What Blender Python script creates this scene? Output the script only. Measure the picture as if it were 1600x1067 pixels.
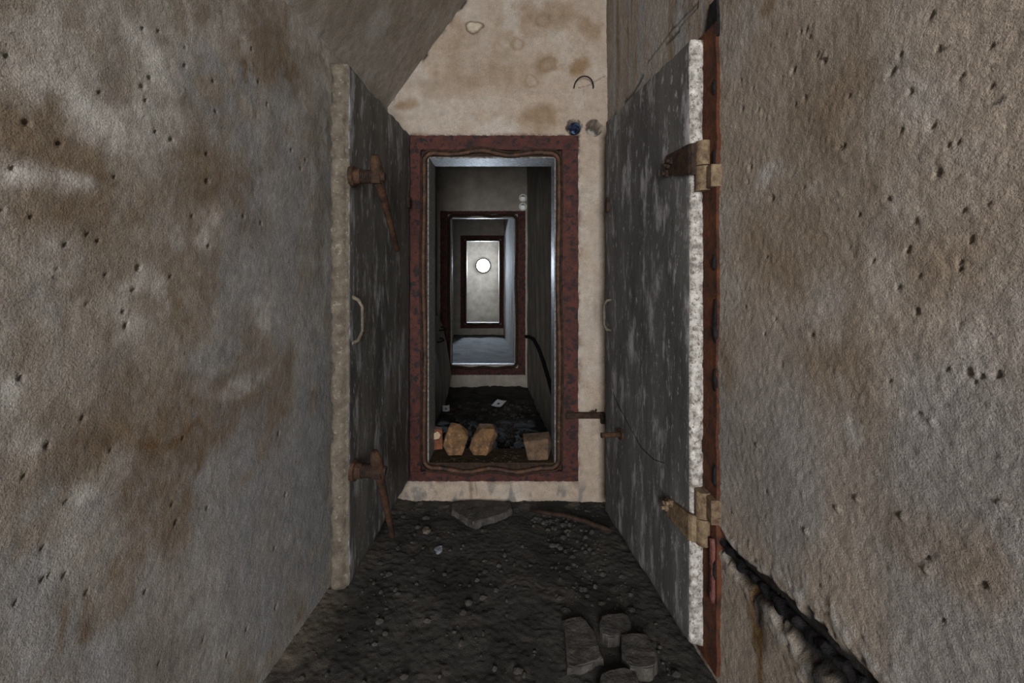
import bpy, bmesh, math, random
import numpy as np
from mathutils import Vector, Matrix

# ------------------------------------------------------------------ clean
for o in list(bpy.data.objects):
    bpy.data.objects.remove(o, do_unlink=True)
SC = bpy.context.scene
COL = SC.collection
random.seed(7)
RNG = np.random.default_rng(11)

# ------------------------------------------------------------------ camera, world, light, exposure
CAMZ, F = 1.30, 700.0
cam = bpy.data.cameras.new('camera')
cam.sensor_width = 36.0
cam.lens = F / 1600.0 * 36.0
cam.shift_y = -(533.5 - 422.0) / 1600.0
cam.clip_start = 0.02
camo = bpy.data.objects.new('camera', cam)
COL.objects.link(camo)
camo.location = (0, 0, CAMZ)
camo.rotation_euler = (math.pi / 2, 0, 0)
SC.camera = camo

w = bpy.data.worlds.new('world')
w.use_nodes = True
w.node_tree.nodes['Background'].inputs[0].default_value = (0.55, 0.65, 0.8, 1)
w.node_tree.nodes['Background'].inputs[1].default_value = 0.3
SC.world = w

def area(name, loc, rot, sx, sy, power, color):
    l = bpy.data.lights.new(name, 'AREA')
    l.shape = 'RECTANGLE'; l.size = sx; l.size_y = sy
    l.energy = power; l.color = color
    o = bpy.data.objects.new(name, l); COL.objects.link(o)
    o.location = loc; o.rotation_euler = rot
    return o
# daylight added at an assumed, unseen entrance of the passage behind the camera
area('entrance_offscreen', (0.0, -2.76, 1.435), (math.radians(90), 0, 0), 0.96, 1.97, 190, (1.0, 0.97, 0.94))

SC.view_settings.view_transform = 'Standard'
SC.view_settings.look = 'None'
SC.view_settings.exposure = 0.25
SC.view_settings.gamma = 1.0
SC.view_settings.use_curve_mapping = False

# ------------------------------------------------------------------ layout
YB, YE = -2.6, 2.5                       # back and end of the near passage
Y2, Y3, Y4 = 5.0, 9.0, 11.0              # walls of the rooms beyond
HC = 3.2
def XL(y): return -0.744 + 0.0714 * (y - 1.795)
def XR(y): return 0.529 - 0.107 * (y - 2.5)
def XL2(y): return -0.626 - 0.084 * (y - 2.5)
def XR2(y): return 0.380 - 0.084 * (y - 2.5)
ZS = 2.205                               # spring line of the sloping ceiling
H2 = 2.45                                # ceiling of the rooms beyond

def px_at_y(px, py, y):                  # pixel -> point on a plane of constant depth
    return Vector(((px - 800) / F * y, y, CAMZ - (py - 422) / F * y))
def px_left(px, py):
    k = (px - 800) / F
    y = (-0.744 - 0.0714 * 1.795) / (k - 0.0714)
    return y, CAMZ - (py - 422) / F * y
def px_right(px, py):
    k = (px - 800) / F
    y = (0.529 + 0.107 * 2.5) / (k + 0.107)
    return y, CAMZ - (py - 422) / F * y
def px_end(px, py):
    p = px_at_y(px, py, YE); return p.x, p.z
def px_floor(px, py, z=0.0):
    y = (CAMZ - z) * F / (py - 422)
    return (px - 800) / F * y, y

# ------------------------------------------------------------------ numpy noise
def _hash(ix, iy, seed):
    n = (ix.astype(np.int64) * 374761393 + iy.astype(np.int64) * 668265263 + seed * 974634777) & 0xFFFFFFFF
    n = ((n ^ (n >> 13)) * 1274126177) & 0xFFFFFFFF
    n = n ^ (n >> 16)
    return (n & 0xFFFFFF) / float(0xFFFFFF)
def vnoise(x, y, seed=0):
    ix = np.floor(x); iy = np.floor(y)
    fx = x - ix; fy = y - iy
    fx = fx * fx * (3 - 2 * fx); fy = fy * fy * (3 - 2 * fy)
    a = _hash(ix, iy, seed); b = _hash(ix + 1, iy, seed)
    c = _hash(ix, iy + 1, seed); d = _hash(ix + 1, iy + 1, seed)
    return (a * (1 - fx) + b * fx) * (1 - fy) + (c * (1 - fx) + d * fx) * fy
def fbm(x, y, seed=0, octv=4, gain=0.5):
    t = np.zeros_like(x, dtype=float); amp = 1.0; tot = 0
    for k in range(octv):
        t += amp * vnoise(x * 2 ** k + 17.3 * k, y * 2 ** k + 9.1 * k, seed + k); tot += amp; amp *= gain
    return t / tot
def sstep(a, b, x):
    t = np.clip((x - a) / (b - a), 0, 1); return t * t * (3 - 2 * t)
def mixc(c, col, m):
    return c * (1 - m[:, None]) + np.array(col)[None, :] * m[:, None]

# ------------------------------------------------------------------ object helpers
def tag(o, label=None, cat=None, group=None, kind=None):
    if label: o['label'] = label
    if cat: o['category'] = cat
    if group: o['group'] = group
    if kind: o['kind'] = kind
    return o
def link(name, me, mat=None, parent=None):
    o = bpy.data.objects.new(name, me); COL.objects.link(o)
    if mat: me.materials.append(mat)
    if parent: o.parent = parent
    return o
def empty(name, loc=(0, 0, 0)):
    o = bpy.data.objects.new(name, None); COL.objects.link(o); o.location = loc
    o.empty_display_size = 0.05
    return o
def obj(name, bm, mat, parent=None, smooth=False, origin=None):
    me = bpy.data.meshes.new(name)
    bmesh.ops.recalc_face_normals(bm, faces=bm.faces)
    bm.to_mesh(me); bm.free()
    if smooth:
        me.polygons.foreach_set('use_smooth', [True] * len(me.polygons))
    o = link(name, me, mat, parent)
    if parent is not None:
        o.matrix_parent_inverse = Matrix.Translation(-parent.location)
    if origin is not None:
        me.transform(Matrix.Translation(-Vector(origin))); o.location = origin
    return o
def grid_mesh(name, P, nu, nv, colors, mat, keep=None, smooth=True, flip=False):
    """P (nu*nv,3) laid out u-major; colors (nu*nv,3) linear albedo."""
    i, j = np.meshgrid(np.arange(nu - 1), np.arange(nv - 1), indexing='ij')
    a = (i * nv + j).ravel()
    q = np.stack([a, a + nv, a + nv + 1, a + 1], 1)
    if flip: q = q[:, ::-1]
    if keep is not None:
        q = q[keep(P[q].mean(1))]
    used = np.zeros(len(P), bool); used[q.ravel()] = True
    idx = np.cumsum(used) - 1
    V = P[used]; q = idx[q]; C = colors[used]
    me = bpy.data.meshes.new(name)
    me.vertices.add(len(V)); me.vertices.foreach_set('co', V.astype(np.float32).ravel())
    me.loops.add(q.size); me.loops.foreach_set('vertex_index', q.astype(np.int32).ravel())
    me.polygons.add(len(q))
    me.polygons.foreach_set('loop_start', np.arange(0, q.size, 4, dtype=np.int32))
    me.update(calc_edges=True)
    if smooth: me.polygons.foreach_set('use_smooth', np.ones(len(q), bool))
    at = me.color_attributes.new('stain', 'FLOAT_COLOR', 'POINT')
    rgba = np.ones((len(V), 4), np.float32); rgba[:, :3] = np.clip(C, 0, 1)
    at.data.foreach_set('color', rgba.ravel())
    me.validate()
    return link(name, me, mat)
def box(bm, lo, hi):
    lo = Vector(lo); hi = Vector(hi)
    r = bmesh.ops.create_cube(bm, size=1)
    for v in r['verts']:
        v.co = Vector([lo[k] + (v.co[k] + 0.5) * (hi[k] - lo[k]) for k in range(3)])
    return r['verts']
def tube(bm, pts, rad, n=10, caps=True, closed=False):
    pts = [Vector(p) for p in pts]; N = len(pts)
    if not hasattr(rad, '__len__'): rad = [rad] * N
    rings = []; up = None
    for k, p in enumerate(pts):
        if closed: d = pts[(k + 1) % N] - pts[k - 1]
        else: d = pts[min(k + 1, N - 1)] - pts[max(k - 1, 0)]
        d.normalize()
        if up is None:
            up = Vector((0, 0, 1)) if abs(d.z) < 0.9 else Vector((1, 0, 0))
        s = d.cross(up).normalized(); up = s.cross(d).normalized()
        rings.append([bm.verts.new(p + (s * math.cos(a) + up * math.sin(a)) * rad[k])
                      for a in [2 * math.pi * q / n for q in range(n)]])
    M = N if closed else N - 1
    for k in range(M):
        A = rings[k]; B = rings[(k + 1) % N]
        for q in range(n):
            bm.faces.new((A[q], A[(q + 1) % n], B[(q + 1) % n], B[q]))
    if caps and not closed:
        bm.faces.new(rings[0]); bm.faces.new(rings[-1][::-1])
def roughen(bm, amp, scale, seed=0):
    from mathutils import noise
    off = Vector((seed * 3.1, seed * 1.7, seed * 5.3))
    bm.normal_update()
    for v in bm.verts:
        v.co += v.normal * (noise.noise(v.co * scale + off) + 0.5 * noise.noise(v.co * scale * 2.3 + off)) * amp
def slab_mesh(L, T, H, res, chip, seed, chamfer=0):
    """slab 0..L (x), 0..T (y), 0..H (z), gridded, edges chipped and rounded."""
    bm = bmesh.new()
    ns = [max(2, int(round(d / res))) for d in (L, T, H)]
    ns[1] = max(4, ns[1])
    dims = (L, T, H)
    for ax in range(3):
        b, c = (ax + 1) % 3, (ax + 2) % 3
        for side in (0, 1):
            vs = {}
            for i in range(ns[b] + 1):
                for j in range(ns[c] + 1):
                    p = [0, 0, 0]; p[ax] = dims[ax] * side
                    p[b] = dims[b] * i / ns[b]; p[c] = dims[c] * j / ns[c]
                    vs[i, j] = bm.verts.new(p)
            for i in range(ns[b]):
                for j in range(ns[c]):
                    bm.faces.new((vs[i, j], vs[i + 1, j], vs[i + 1, j + 1], vs[i, j + 1]))
    bmesh.ops.remove_doubles(bm, verts=bm.verts, dist=1e-5)
    bmesh.ops.recalc_face_normals(bm, faces=bm.faces)
    co = np.array([v.co[:] for v in bm.verts])
    x, y, z = co.T
    d = np.stack([np.minimum(x, L - x), np.minimum(y, T - y), np.minimum(z, H - z)], 1)
    ds = np.sort(d, 1)
    edge = ds[:, 1]                                   # distance to the nearest edge line
    n1 = fbm(x * 14 + z * 31 + 5, y * 25 + z * 17, seed, 4)
    n2 = fbm(x * 6 + y * 11, z * 6 + y * 9, seed + 9, 3)
    push = chip * (0.25 + 1.6 * np.clip(n1 - 0.42, 0, 1)) * np.exp(-edge / (chip * 0.8))
    cen = np.array([L / 2, T / 2, H / 2])
    sgn = np.sign(cen - co)
    near = np.exp(-d / (chip * 1.2))
    co2 = co + sgn * near * push[:, None]
    amp = 0.0025 * (n2 - 0.5)
    co2[:, 1] += amp * 2
    for v, p in zip(bm.verts, co2): v.co = p
    if chamfer:
        for v, q in zip(bm.verts, co):
            if q[0] < .004 and q[1] < chamfer: v.co.x += (chamfer - q[1]) * .75
    return bm

# ------------------------------------------------------------------ materials
def newmat(name):
    m = bpy.data.materials.new(name); m.use_nodes = True
    nt = m.node_tree; nt.nodes.clear()
    out = nt.nodes.new('ShaderNodeOutputMaterial'); b = nt.nodes.new('ShaderNodeBsdfPrincipled')
    nt.links.new(b.outputs[0], out.inputs[0])
    return m, nt, b
def N(nt, kind, **kw):
    n = nt.nodes.new(kind)
    for k, v in kw.items():
        if k in n.inputs.keys(): n.inputs[k].default_value = v
        else: setattr(n, k, v)
    return n
def noise_tex(nt, scale, detail=4, rough=0.6, vec=None, stretch=None):
    tc = nt.nodes.new('ShaderNodeTexCoord')
    mp = nt.nodes.new('ShaderNodeMapping')
    if stretch: mp.inputs['Scale'].default_value = stretch
    nt.links.new(tc.outputs['Object'], mp.inputs[0])
    n = nt.nodes.new('ShaderNodeTexNoise')
    n.inputs['Scale'].default_value = scale; n.inputs['Detail'].default_value = detail
    n.inputs['Roughness'].default_value = rough
    nt.links.new(mp.outputs[0], n.inputs['Vector'])
    return n.outputs['Fac']
def ramp(nt, src, stops):
    r = nt.nodes.new('ShaderNodeValToRGB')
    e = r.color_ramp.elements
    while len(e) < len(stops): e.new(0.5)
    for k, (p, c) in enumerate(stops):
        e[k].position = p
        e[k].color = (c, c, c, 1) if not hasattr(c, '__len__') else (*c, 1)
    nt.links.new(src, r.inputs[0]); return r.outputs[0]
def mix(nt, fac, a, b, mode='MIX'):
    m = nt.nodes.new('ShaderNodeMix'); m.data_type = 'RGBA'; m.blend_type = mode
    for k, s in ((0, fac), (6, a), (7, b)):
        if hasattr(s, 'links'): nt.links.new(s, m.inputs[k])
        elif k == 0: m.inputs[0].default_value = s
        else: m.inputs[k].default_value = (*s, 1)
    return m.outputs[2]
def bump(nt, b, parts):
    prev = None
    for src, strength, dist in parts:
        n = nt.nodes.new('ShaderNodeBump')
        n.inputs['Strength'].default_value = strength; n.inputs['Distance'].default_value = dist
        nt.links.new(src, n.inputs['Height'])
        if prev: nt.links.new(prev, n.inputs['Normal'])
        prev = n.outputs[0]
    nt.links.new(prev, b.inputs['Normal'])

def plaster(name, grain=1.0, speck=0.5, spec=0.25):
    m, nt, b = newmat(name)
    a = nt.nodes.new('ShaderNodeAttribute'); a.attribute_name = 'stain'
    fine = noise_tex(nt, 260, 3); mid = noise_tex(nt, 22, 6, 0.65)
    c = mix(nt, 0.55, a.outputs['Color'], ramp(nt, mid, [(0.32, 0.5), (0.68, 1.0)]), 'MULTIPLY')
    c = mix(nt, 0.7, c, ramp(nt, fine, [(0.32, 0.5), (0.62, 1.0)]), 'MULTIPLY')
    sp = noise_tex(nt, 75, 2, 0.5)
    c = mix(nt, speck, c, ramp(nt, sp, [(0.24, 0.2), (0.31, 1.0)]), 'MULTIPLY')
    nt.links.new(c, b.inputs['Base Color'])
    b.inputs['Roughness'].default_value = 0.9
    b.inputs['Specular IOR Level'].default_value = spec
    bump(nt, b, [(noise_tex(nt, 240, 4, 0.7), 1.0 * grain, 0.0052), (noise_tex(nt, 85, 4, 0.65), 0.6 * grain, 0.005)])
    return m
def rusty(name, base, dark, metal=0.0, rough=0.8, scale=30, stretch=None, grain=0.6, fleck=None, spec=0.3, fl=0.58):
    m, nt, b = newmat(name)
    c = mix(nt, ramp(nt, noise_tex(nt, scale, 6, 0.7, stretch=stretch), [(0.35, 0.0), (0.65, 1.0)]), dark, base)
    if fleck:
        c = mix(nt, ramp(nt, noise_tex(nt, scale * 2.2, 4, 0.7, stretch=stretch), [(fl, 0.0), (fl + .1, 1.0)]), c, fleck)
    nt.links.new(c, b.inputs['Base Color'])
    b.inputs['Roughness'].default_value = rough; b.inputs['Metallic'].default_value = metal; b.inputs['Specular IOR Level'].default_value = spec
    bump(nt, b, [(noise_tex(nt, scale * 6, 4, 0.65), grain, 0.004), (noise_tex(nt, scale * 1.5, 4), grain * 0.6, 0.008)])
    return m

M = {}
M['plaster'] = plaster('stained_plaster')
M['smooth'] = plaster('smooth_plaster', 0.35, 0.35)
M['ground'] = plaster('damp_floor', 1.1, 0.6)
M['red'] = rusty('red_oxide_steel', (0.080, 0.023, 0.016), (0.036, 0.012, 0.011), 0, 0.75, 16, fleck=(0.012, 0.009, 0.011), fl=0.50)
M['rust'] = rusty('brown_rust', (0.068, 0.033, 0.017), (0.014, 0.009, 0.007), 0.1, 0.8, 26)
M['rustdark'] = rusty('dark_rust', (0.050, 0.028, 0.018), (0.012, 0.008, 0.007), 0.2, 0.75, 40)
M['orange'] = rusty('orange_rust', (0.095, 0.030, 0.011), (0.024, 0.010, 0.007), 0, 0.9, 18)
M['hinge'] = rusty('tan_hinge_paint', (0.20, 0.150, 0.092), (0.060, 0.034, 0.020), 0, 0.65, 30)
M['seal'] = rusty('seal_rubber', (0.085, 0.040, 0.020), (0.015, 0.010, 0.009), 0, 0.6, 20, fleck=(0.12, 0.07, 0.04))
M['silver'] = rusty('flaking_grey_paint', (0.30, 0.295, 0.285), (0.06, 0.052, 0.048), 0.0, 0.5, 60)
M['black'] = rusty('black_tar', (0.018, 0.017, 0.018), (0.004, 0.004, 0.005), 0, 0.85, 25, spec=.12)
M['stone'] = rusty('ochre_stone', (0.21, 0.115, 0.052), (0.055, 0.035, 0.022), 0, 0.9, 22, fleck=(0.25, 0.18, 0.11))
M['stonegrey'] = rusty('brown_grey_stone', (0.15, 0.095, 0.058), (0.05, 0.036, 0.028), 0, 0.9, 22)
M['brick'] = rusty('red_brick', (0.20, 0.075, 0.035), (0.07, 0.03, 0.02), 0, 0.9, 20)
M['chip'] = rusty('pale_mortar', (0.50, 0.40, 0.28), (0.33, 0.24, 0.16), 0, 0.9, 20)
M['rubble'] = rusty('grey_concrete_rubble', (0.070, 0.066, 0.061), (0.024, 0.022, 0.021), 0, 0.92, 18, fleck=(0.10, 0.092, 0.084))
M['paper'] = rusty('white_paper', (0.75, 0.78, 0.85), (0.6, 0.62, 0.7), 0, 0.7, 30, grain=0.1)
M['scrap'] = rusty('dirty_paper', (0.24, 0.26, 0.31), (0.12, 0.13, 0.15), 0, 0.8, 40)
M['print'] = rusty('dark_print', (0.05, 0.05, 0.06), (0.03, 0.03, 0.03), 0, 0.7, 30, grain=0.1)
M['leaf'] = rusty('dry_leaf', (0.13, 0.065, 0.025), (0.05, 0.025, 0.012), 0, 0.8, 30)
M['rubberpink'] = rusty('faded_red_rubber', (0.16, 0.060, 0.052), (0.075, 0.028, 0.026), 0, 0.6, 14)
M['bluefilm'] = rusty('blue_plastic_film', (0.12, 0.18, 0.34), (0.015, 0.02, 0.04), 0, 0.35, 40)
M['plug'] = rusty('pale_plastic', (0.85, 0.83, 0.78), (0.70, 0.68, 0.62), 0, 0.6, 20, grain=0.15)
M['inner'] = rusty('plain_whitewash', (0.36, 0.335, 0.30), (0.24, 0.22, 0.195), 0, 0.9, 6)  # even whitewash shared by the rooms beyond, back wall and flat ceiling
M['innerfloor'] = rusty('gritty_floor', (0.075, 0.068, 0.060), (0.025, 0.023, 0.022), 0, 0.92, 14)
M['pale'] = rusty('pale_streaked_concrete', (0.36, 0.34, 0.31), (0.20, 0.19, 0.17), 0, 0.9, 10, stretch=(1, 1, .2))
M['dirt'] = rusty('brown_sill_dirt', (0.060, 0.044, 0.030), (0.025, 0.019, 0.014), 0, 0.95, 18, spec=0)
M['crumb'] = rusty('dark_grit', (0.060, 0.056, 0.052), (0.025, 0.024, 0.023), 0, 0.95, 20)

def doormat(name, base, dark, light, brown):
    m, nt, b = newmat(name)
    st = (1, 1, 0.22)
    c = mix(nt, ramp(nt, noise_tex(nt, 7, 6, 0.65, stretch=st), [(0.35, 0.0), (0.68, 1.0)]), dark, base)
    c = mix(nt, ramp(nt, noise_tex(nt, 15, 6, 0.7, stretch=(1, 1, 0.3)), [(0.53, 0.0), (0.66, 0.85)]), c, light)
    c = mix(nt, ramp(nt, noise_tex(nt, 48, 5, 0.7, stretch=(1, 1, 0.4)), [(0.60, 0.0), (0.66, 0.8)]), c, light)
    c = mix(nt, ramp(nt, noise_tex(nt, 4.5, 5, 0.7, stretch=(1, 1, 0.35)), [(0.58, 0.0), (0.74, 0.7)]), c, brown)
    c = mix(nt, 0.6, c, ramp(nt, noise_tex(nt, 220, 3), [(0.3, 0.5), (0.65, 1.0)]), 'MULTIPLY')
    nt.links.new(c, b.inputs['Base Color'])
    b.inputs['Roughness'].default_value = 0.72
    bump(nt, b, [(noise_tex(nt, 150, 4, 0.6), 0.45, 0.003), (noise_tex(nt, 30, 5, 0.65, stretch=(1, 1, 0.5)), 0.4, 0.006)])
    return m
M['door1'] = doormat('weathered_concrete_door', (0.120, 0.116, 0.106), (0.046, 0.044, 0.042), (0.34, 0.35, 0.37), (0.075, 0.055, 0.034))
M['door2'] = doormat('grey_painted_concrete_door', (0.125, 0.124, 0.123), (0.055, 0.055, 0.057), (0.36, 0.36, 0.38), (0.070, 0.068, 0.066))
M['dooredge'] = rusty('rough_concrete_edge', (0.135, 0.118, 0.093), (0.060, 0.050, 0.040), 0, 0.92, 24, fleck=(0.20, 0.18, 0.15))
M['whiteedge'] = rusty('flaking_white_paint', (0.55, 0.54, 0.52), (0.13, 0.12, 0.11), 0, 0.8, 30, fleck=(0.13, 0.11, 0.09), fl=.52)

# ------------------------------------------------------------------ stains on the walls (own shapes, in metres on the wall)
class Paint:
    def __init__(s, u, v, conv, seed):
        s.u, s.v, s.conv = u, v, conv
        s.wu = (fbm(u * 13, v * 13, seed, 4) - 0.5); s.wv = (fbm(u * 13 + 40, v * 13, seed + 5, 4) - 0.5)
        s.fine = fbm(u * 45, v * 45, seed + 8, 3)
    def blob(s, px, py, rx, ry, soft=0.5, warp=1.0):
        cu, cv = s.conv(px, py); eu, _ = s.conv(px + rx, py); _, ev = s.conv(px, py - ry)
        ru, rv = max(abs(eu - cu), 1e-3), max(abs(ev - cv), 1e-3)
        du = (s.u - cu) / ru + s.wu * 2.0 * warp; dv = (s.v - cv) / rv + s.wv * 2.0 * warp
        return 1 - sstep(1 - soft, 1 + soft, np.hypot(du, dv))
    def ring(s, px, py, rx, ry, width=0.3):
        cu, cv = s.conv(px, py); eu, _ = s.conv(px + rx, py); _, ev = s.conv(px, py - ry)
        du = (s.u - cu) / abs(eu - cu) + s.wu * 1.4; dv = (s.v - cv) / abs(ev - cv) + s.wv * 1.4
        return np.exp(-((np.hypot(du, dv) - 1) / width) ** 2)
    def line(s, pts, w, warp=0.012):
        """soft line through pixel points, w metres wide"""
        q = [s.conv(*p) for p in pts]; u = s.u + s.wu * warp; v = s.v + s.wv * warp
        best = np.full(u.shape, 1e9)
        for (a, b), (c, d) in zip(q[:-1], q[1:]):
            L2 = (c - a) ** 2 + (d - b) ** 2 + 1e-12
            t = np.clip(((u - a) * (c - a) + (v - b) * (d - b)) / L2, 0, 1)
            best = np.minimum(best, np.hypot(u - a - t * (c - a), v - b - t * (d - b)))
        return best

def axis(*segs):
    out = []
    for a, b, step in segs:
        n = max(1, int(round((b - a) / step))); out.append(np.linspace(a, b, n, endpoint=False))
    return np.concatenate(out + [np.array([segs[-1][1]])])

# ---- left wall
us = axis((YB, 0.45, 0.12), (0.45, YE, 0.005)); vs = axis((-0.03, ZS, 0.0055))
U, V = [a.ravel() for a in np.meshgrid(us, vs, indexing='ij')]
P = Paint(U, V, px_left, 21)
beige, warm, blue, white = (0.36, 0.322, 0.275), (0.195, 0.138, 0.085), (0.315, 0.315, 0.320), (0.66, 0.64, 0.61)
C = np.tile(np.array(beige), (len(U), 1))
C = mixc(C, (0.29, 0.252, 0.205), sstep(0.45, 0.62, fbm(U * 4, V * 3, 3, 4)) * 0.8)
C = mixc(C, (0.42, 0.40, 0.37), sstep(0.5, 0.68, fbm(U * 6 + 8, V * 4, 5, 4)) * 0.7)
C = mixc(C, (0.225, 0.19, 0.15), sstep(0.52, 0.66, fbm(U * 11, V * 7, 7, 5)) * 0.6)
C = mixc(C, (0.50, 0.48, 0.45), sstep(0.56, 0.68, fbm(U * 13 + 4, V * 9, 9, 5)) * 0.6)
m = np.maximum(P.blob(420, 820, 160, 300, 0.45), P.blob(430, 330, 75, 210, 0.5))
C = mixc(C, blue, m * (0.35 + 0.65 * sstep(.3, .6, fbm(U * 7, V * 2.2, 13, 4))))
for (x, y, rx, ry, a) in ((60, 230, 110, 70, .7), (150, 310, 90, 60, .7), (330, 280, 55, 60, .85), (290, 450, 45, 90, .7), (380, 330, 22, 90, .5),
                          (215, 640, 80, 70, .6), (310, 660, 70, 60, .7), (250, 770, 60, 110, .75), (420, 80, 40, 70, .8), (400, 600, 40, 90, .6), (440, 620, 18, 50, .6), (120, 700, 110, 40, .6), (30, 170, 60, 80, .5)):
    C = mixc(C, warm, P.blob(x, y, rx, ry, 0.6) * a * (0.45 + 0.8 * P.fine))
for (x, y, rx, ry, a) in ((30, 275, 70, 14, .9), (75, 140, 60, 25, .5), (225, 90, 40, 28, .75), (180, 210, 32, 25, .85), (10, 615, 22, 28, .9), (130, 780, 16, 14, .8), (323, 352, 14, 22, .8),
                          (85, 430, 30, 50, .5), (385, 600, 24, 12, .6), (415, 470, 12, 40, .6), (118, 170, 30, 20, .5), (505, 80, 14, 60, .5), (380, 60, 16, 30, .5)):
    C = mixc(C, white, P.blob(x, y, rx * 1.2, ry * 1.2, 0.8) * a * sstep(.25, .65, fbm(U * 20, V * 20, 19, 4)))
for (x, y, rx, ry) in ((248, 190, 26, 36), (215, 470, 34, 40)):
    C = mixc(C, white, P.ring(x, y, rx, ry, .5) * 0.5 * sstep(.38, .62, fbm(U * 16, V * 16, 17, 3)))
for pts, wd in ((((100, 925), (103, 960), (95, 1010)), .006), (((140, 925), (140, 985)), .010), (((262, 800), (260, 880)), .007), (((275, 690), (310, 655), (320, 670), (308, 740)), .008),
                (((120, 690), (190, 700), (275, 690)), .010), (((383, 95), (381, 130)), .006), (((445, 5), (444, 40)), .006), (((478, 870), (470, 960)), .014)):
    C = mixc(C, (0.15, 0.085, 0.035), np.exp(-(P.line(pts, wd, .03) / (wd * 1.5)) ** 2) * 0.7 * sstep(.25, .65, fbm(U * 25, V * 12, 23, 4)))
def pits(C, D, P, lst, depth=0.006):
    for (x, y, r) in lst:
        k = P.blob(x, y, r, r, 0.35, 0.35)
        D -= k * depth * 2.0
D = 0.010 * (fbm(U * 3, V * 3, 31, 3) - 0.5) + 0.0016 * (fbm(U * 40, V * 40, 33, 3) - 0.5) + 0.0016 * (vnoise(U * 140, V * 140, 36) - 0.5)
lp = [(234, 122, 3), (222, 136, 3), (44, 192, 4), (268, 218, 3), (94, 224, 3), (324, 283, 3), (323, 240, 2), (208, 453, 3), (197, 508, 3), (0, 330, 4), (165, 430, 2), (215, 418, 3), (127, 652, 3), (103, 785, 3),
      (73, 696, 3), (136, 925, 3), (80, 898, 3), (24, 940, 3), (275, 816, 2), (193, 487, 3)]
lp += [(float(a), float(b), 1.6) for a, b in zip(RNG.uniform(5, 480, 70), RNG.uniform(5, 1060, 70))]
pits(C, D, P, lp, 0.005)
fade = sstep(0.0, 0.03, V) * (1 - sstep(ZS - .02, ZS, V))
X = XL(U) + D
grid_left = grid_mesh('wall_left', np.stack([X, U, V], 1), len(us), len(vs), C, M['plaster'])
tag(grid_left, 'rough beige plaster wall with grey lower patch and rust drips, behind the open slab door', 'wall', kind='structure')

# ---- right wall
us = axis((YB, 0.45, 0.12), (0.45, YE + 0.02, 0.005)); vs = axis((-0.03, 2.6, 0.0055), (2.6, HC, 0.03))
U, V = [a.ravel() for a in np.meshgrid(us, vs, indexing='ij')]
P = Paint(U, V, px_right, 61)
C = np.tile(np.array((0.40, 0.34, 0.285)), (len(U), 1))
C = mixc(C, (0.29, 0.24, 0.19), sstep(0.45, 0.65, fbm(U * 4, V * 2.5, 71, 4)) * 0.75)
C = mixc(C, (0.44, 0.41, 0.38), sstep(0.52, 0.7, fbm(U * 5 + 3, V * 4, 73, 4)) * 0.7)
C = mixc(C, (0.33, 0.33, 0.34), sstep(0.5, 0.72, fbm(U * 3 + 9, V * 1.2, 75, 3)) * 0.6)
for (x, y, rx, ry, a) in ((1195, 275, 20, 18, .9), (1330, 670, 14, 28, .7), (1310, 600, 8, 14, .5), (1520, 545, 30, 40, .5), (1450, 150, 50, 40, .4), (1380, 450, 30, 60, .35), (1145, 70, 22, 60, .4)):
    C = mixc(C, (0.58, 0.56, 0.54), P.blob(x, y, rx, ry, 0.6) * a * 0.8)
for (x, y, rx, ry, a) in ((1300, 170, 60, 50, .5), (1210, 390, 50, 60, .5), (1480, 400, 90, 60, .5), (1290, 560, 90, 50, .4), (1530, 900, 60, 50, .45), (1420, 830, 80, 40, .35), (1135, 575, 10, 40, .6), (1205, 5, 12, 14, .8)):
    C = mixc(C, (0.25, 0.18, 0.115), P.blob(x, y, rx, ry, 0.7) * a)
# streaks on the strip of wall over the closed door
C = mixc(C, (0.25, 0.185, 0.125), sstep(0.5, 0.68, fbm(U * 22, V * 1.6, 79, 3)) * sstep(2.0, 2.15, V) * 0.8)
C = mixc(C, (0.42, 0.42, 0.43), sstep(0.52, 0.7, fbm(U * 26 + 5, V * 1.8, 83, 3)) * sstep(2.0, 2.15, V) * 0.7)
D = 0.012 * (fbm(U * 3, V * 3, 91, 3) - 0.5) + 0.0022 * (fbm(U * 40, V * 40, 93, 3) - 0.5) + 0.0028 * (vnoise(U * 140, V * 140, 96) - 0.5)
rp = [(1465, 272, 6), (1430, 487, 5), (1512, 582, 6), (1532, 586, 4), (1556, 585, 6), (1553, 70, 5), (1457, 25, 5), (1240, 110, 4), (1289, 95, 4), (1278, 86, 3), (1318, 229, 4), (1311, 229, 3), (1207, 310, 4), (1172, 261, 3),
      (1388, 310, 4), (1542, 320, 4), (1429, 345, 4), (1418, 390, 4), (1434, 379, 3), (1457, 197, 4), (1409, 205, 3), (1424, 143, 4), (1328, 152, 3), (1159, 170, 3), (1482, 229, 4), (1550, 136, 4), (1395, 112, 5), (1516, 375, 5),
      (1400, 449, 3), (1436, 433, 3), (1267, 523, 3), (1176, 139, 2), (1258, 152, 2), (1535, 912, 6), (1555, 810, 3), (1433, 646, 3), (1476, 633, 3), (1507, 118, 3), (1262, 47, 3), (1167, 285, 2), (1212, 500, 2), (1507, 857, 2)]
rp += [(float(a), float(b), 1.6) for a, b in zip(RNG.uniform(1135, 1590, 80), RNG.uniform(5, 1000, 80))]
pits(C, D * -1, P, [], 0)
K = np.zeros_like(D); pits(C, K, P, [(a, b, r * .78) for a, b, r in rp], 0.005); D = D + K
for (x, y, r) in ((1454, 658, 5), (1450, 891, 6), (1412, 808, 6), (1310, 794, 5), (1340, 780, 5), (1185, 695, 4), (1262, 830, 4), (1565, 785, 4), (1290, 88, 4)):
    D += P.blob(x, y, r * .8, r * .8, 0.5, 0.3) * 0.005
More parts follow.
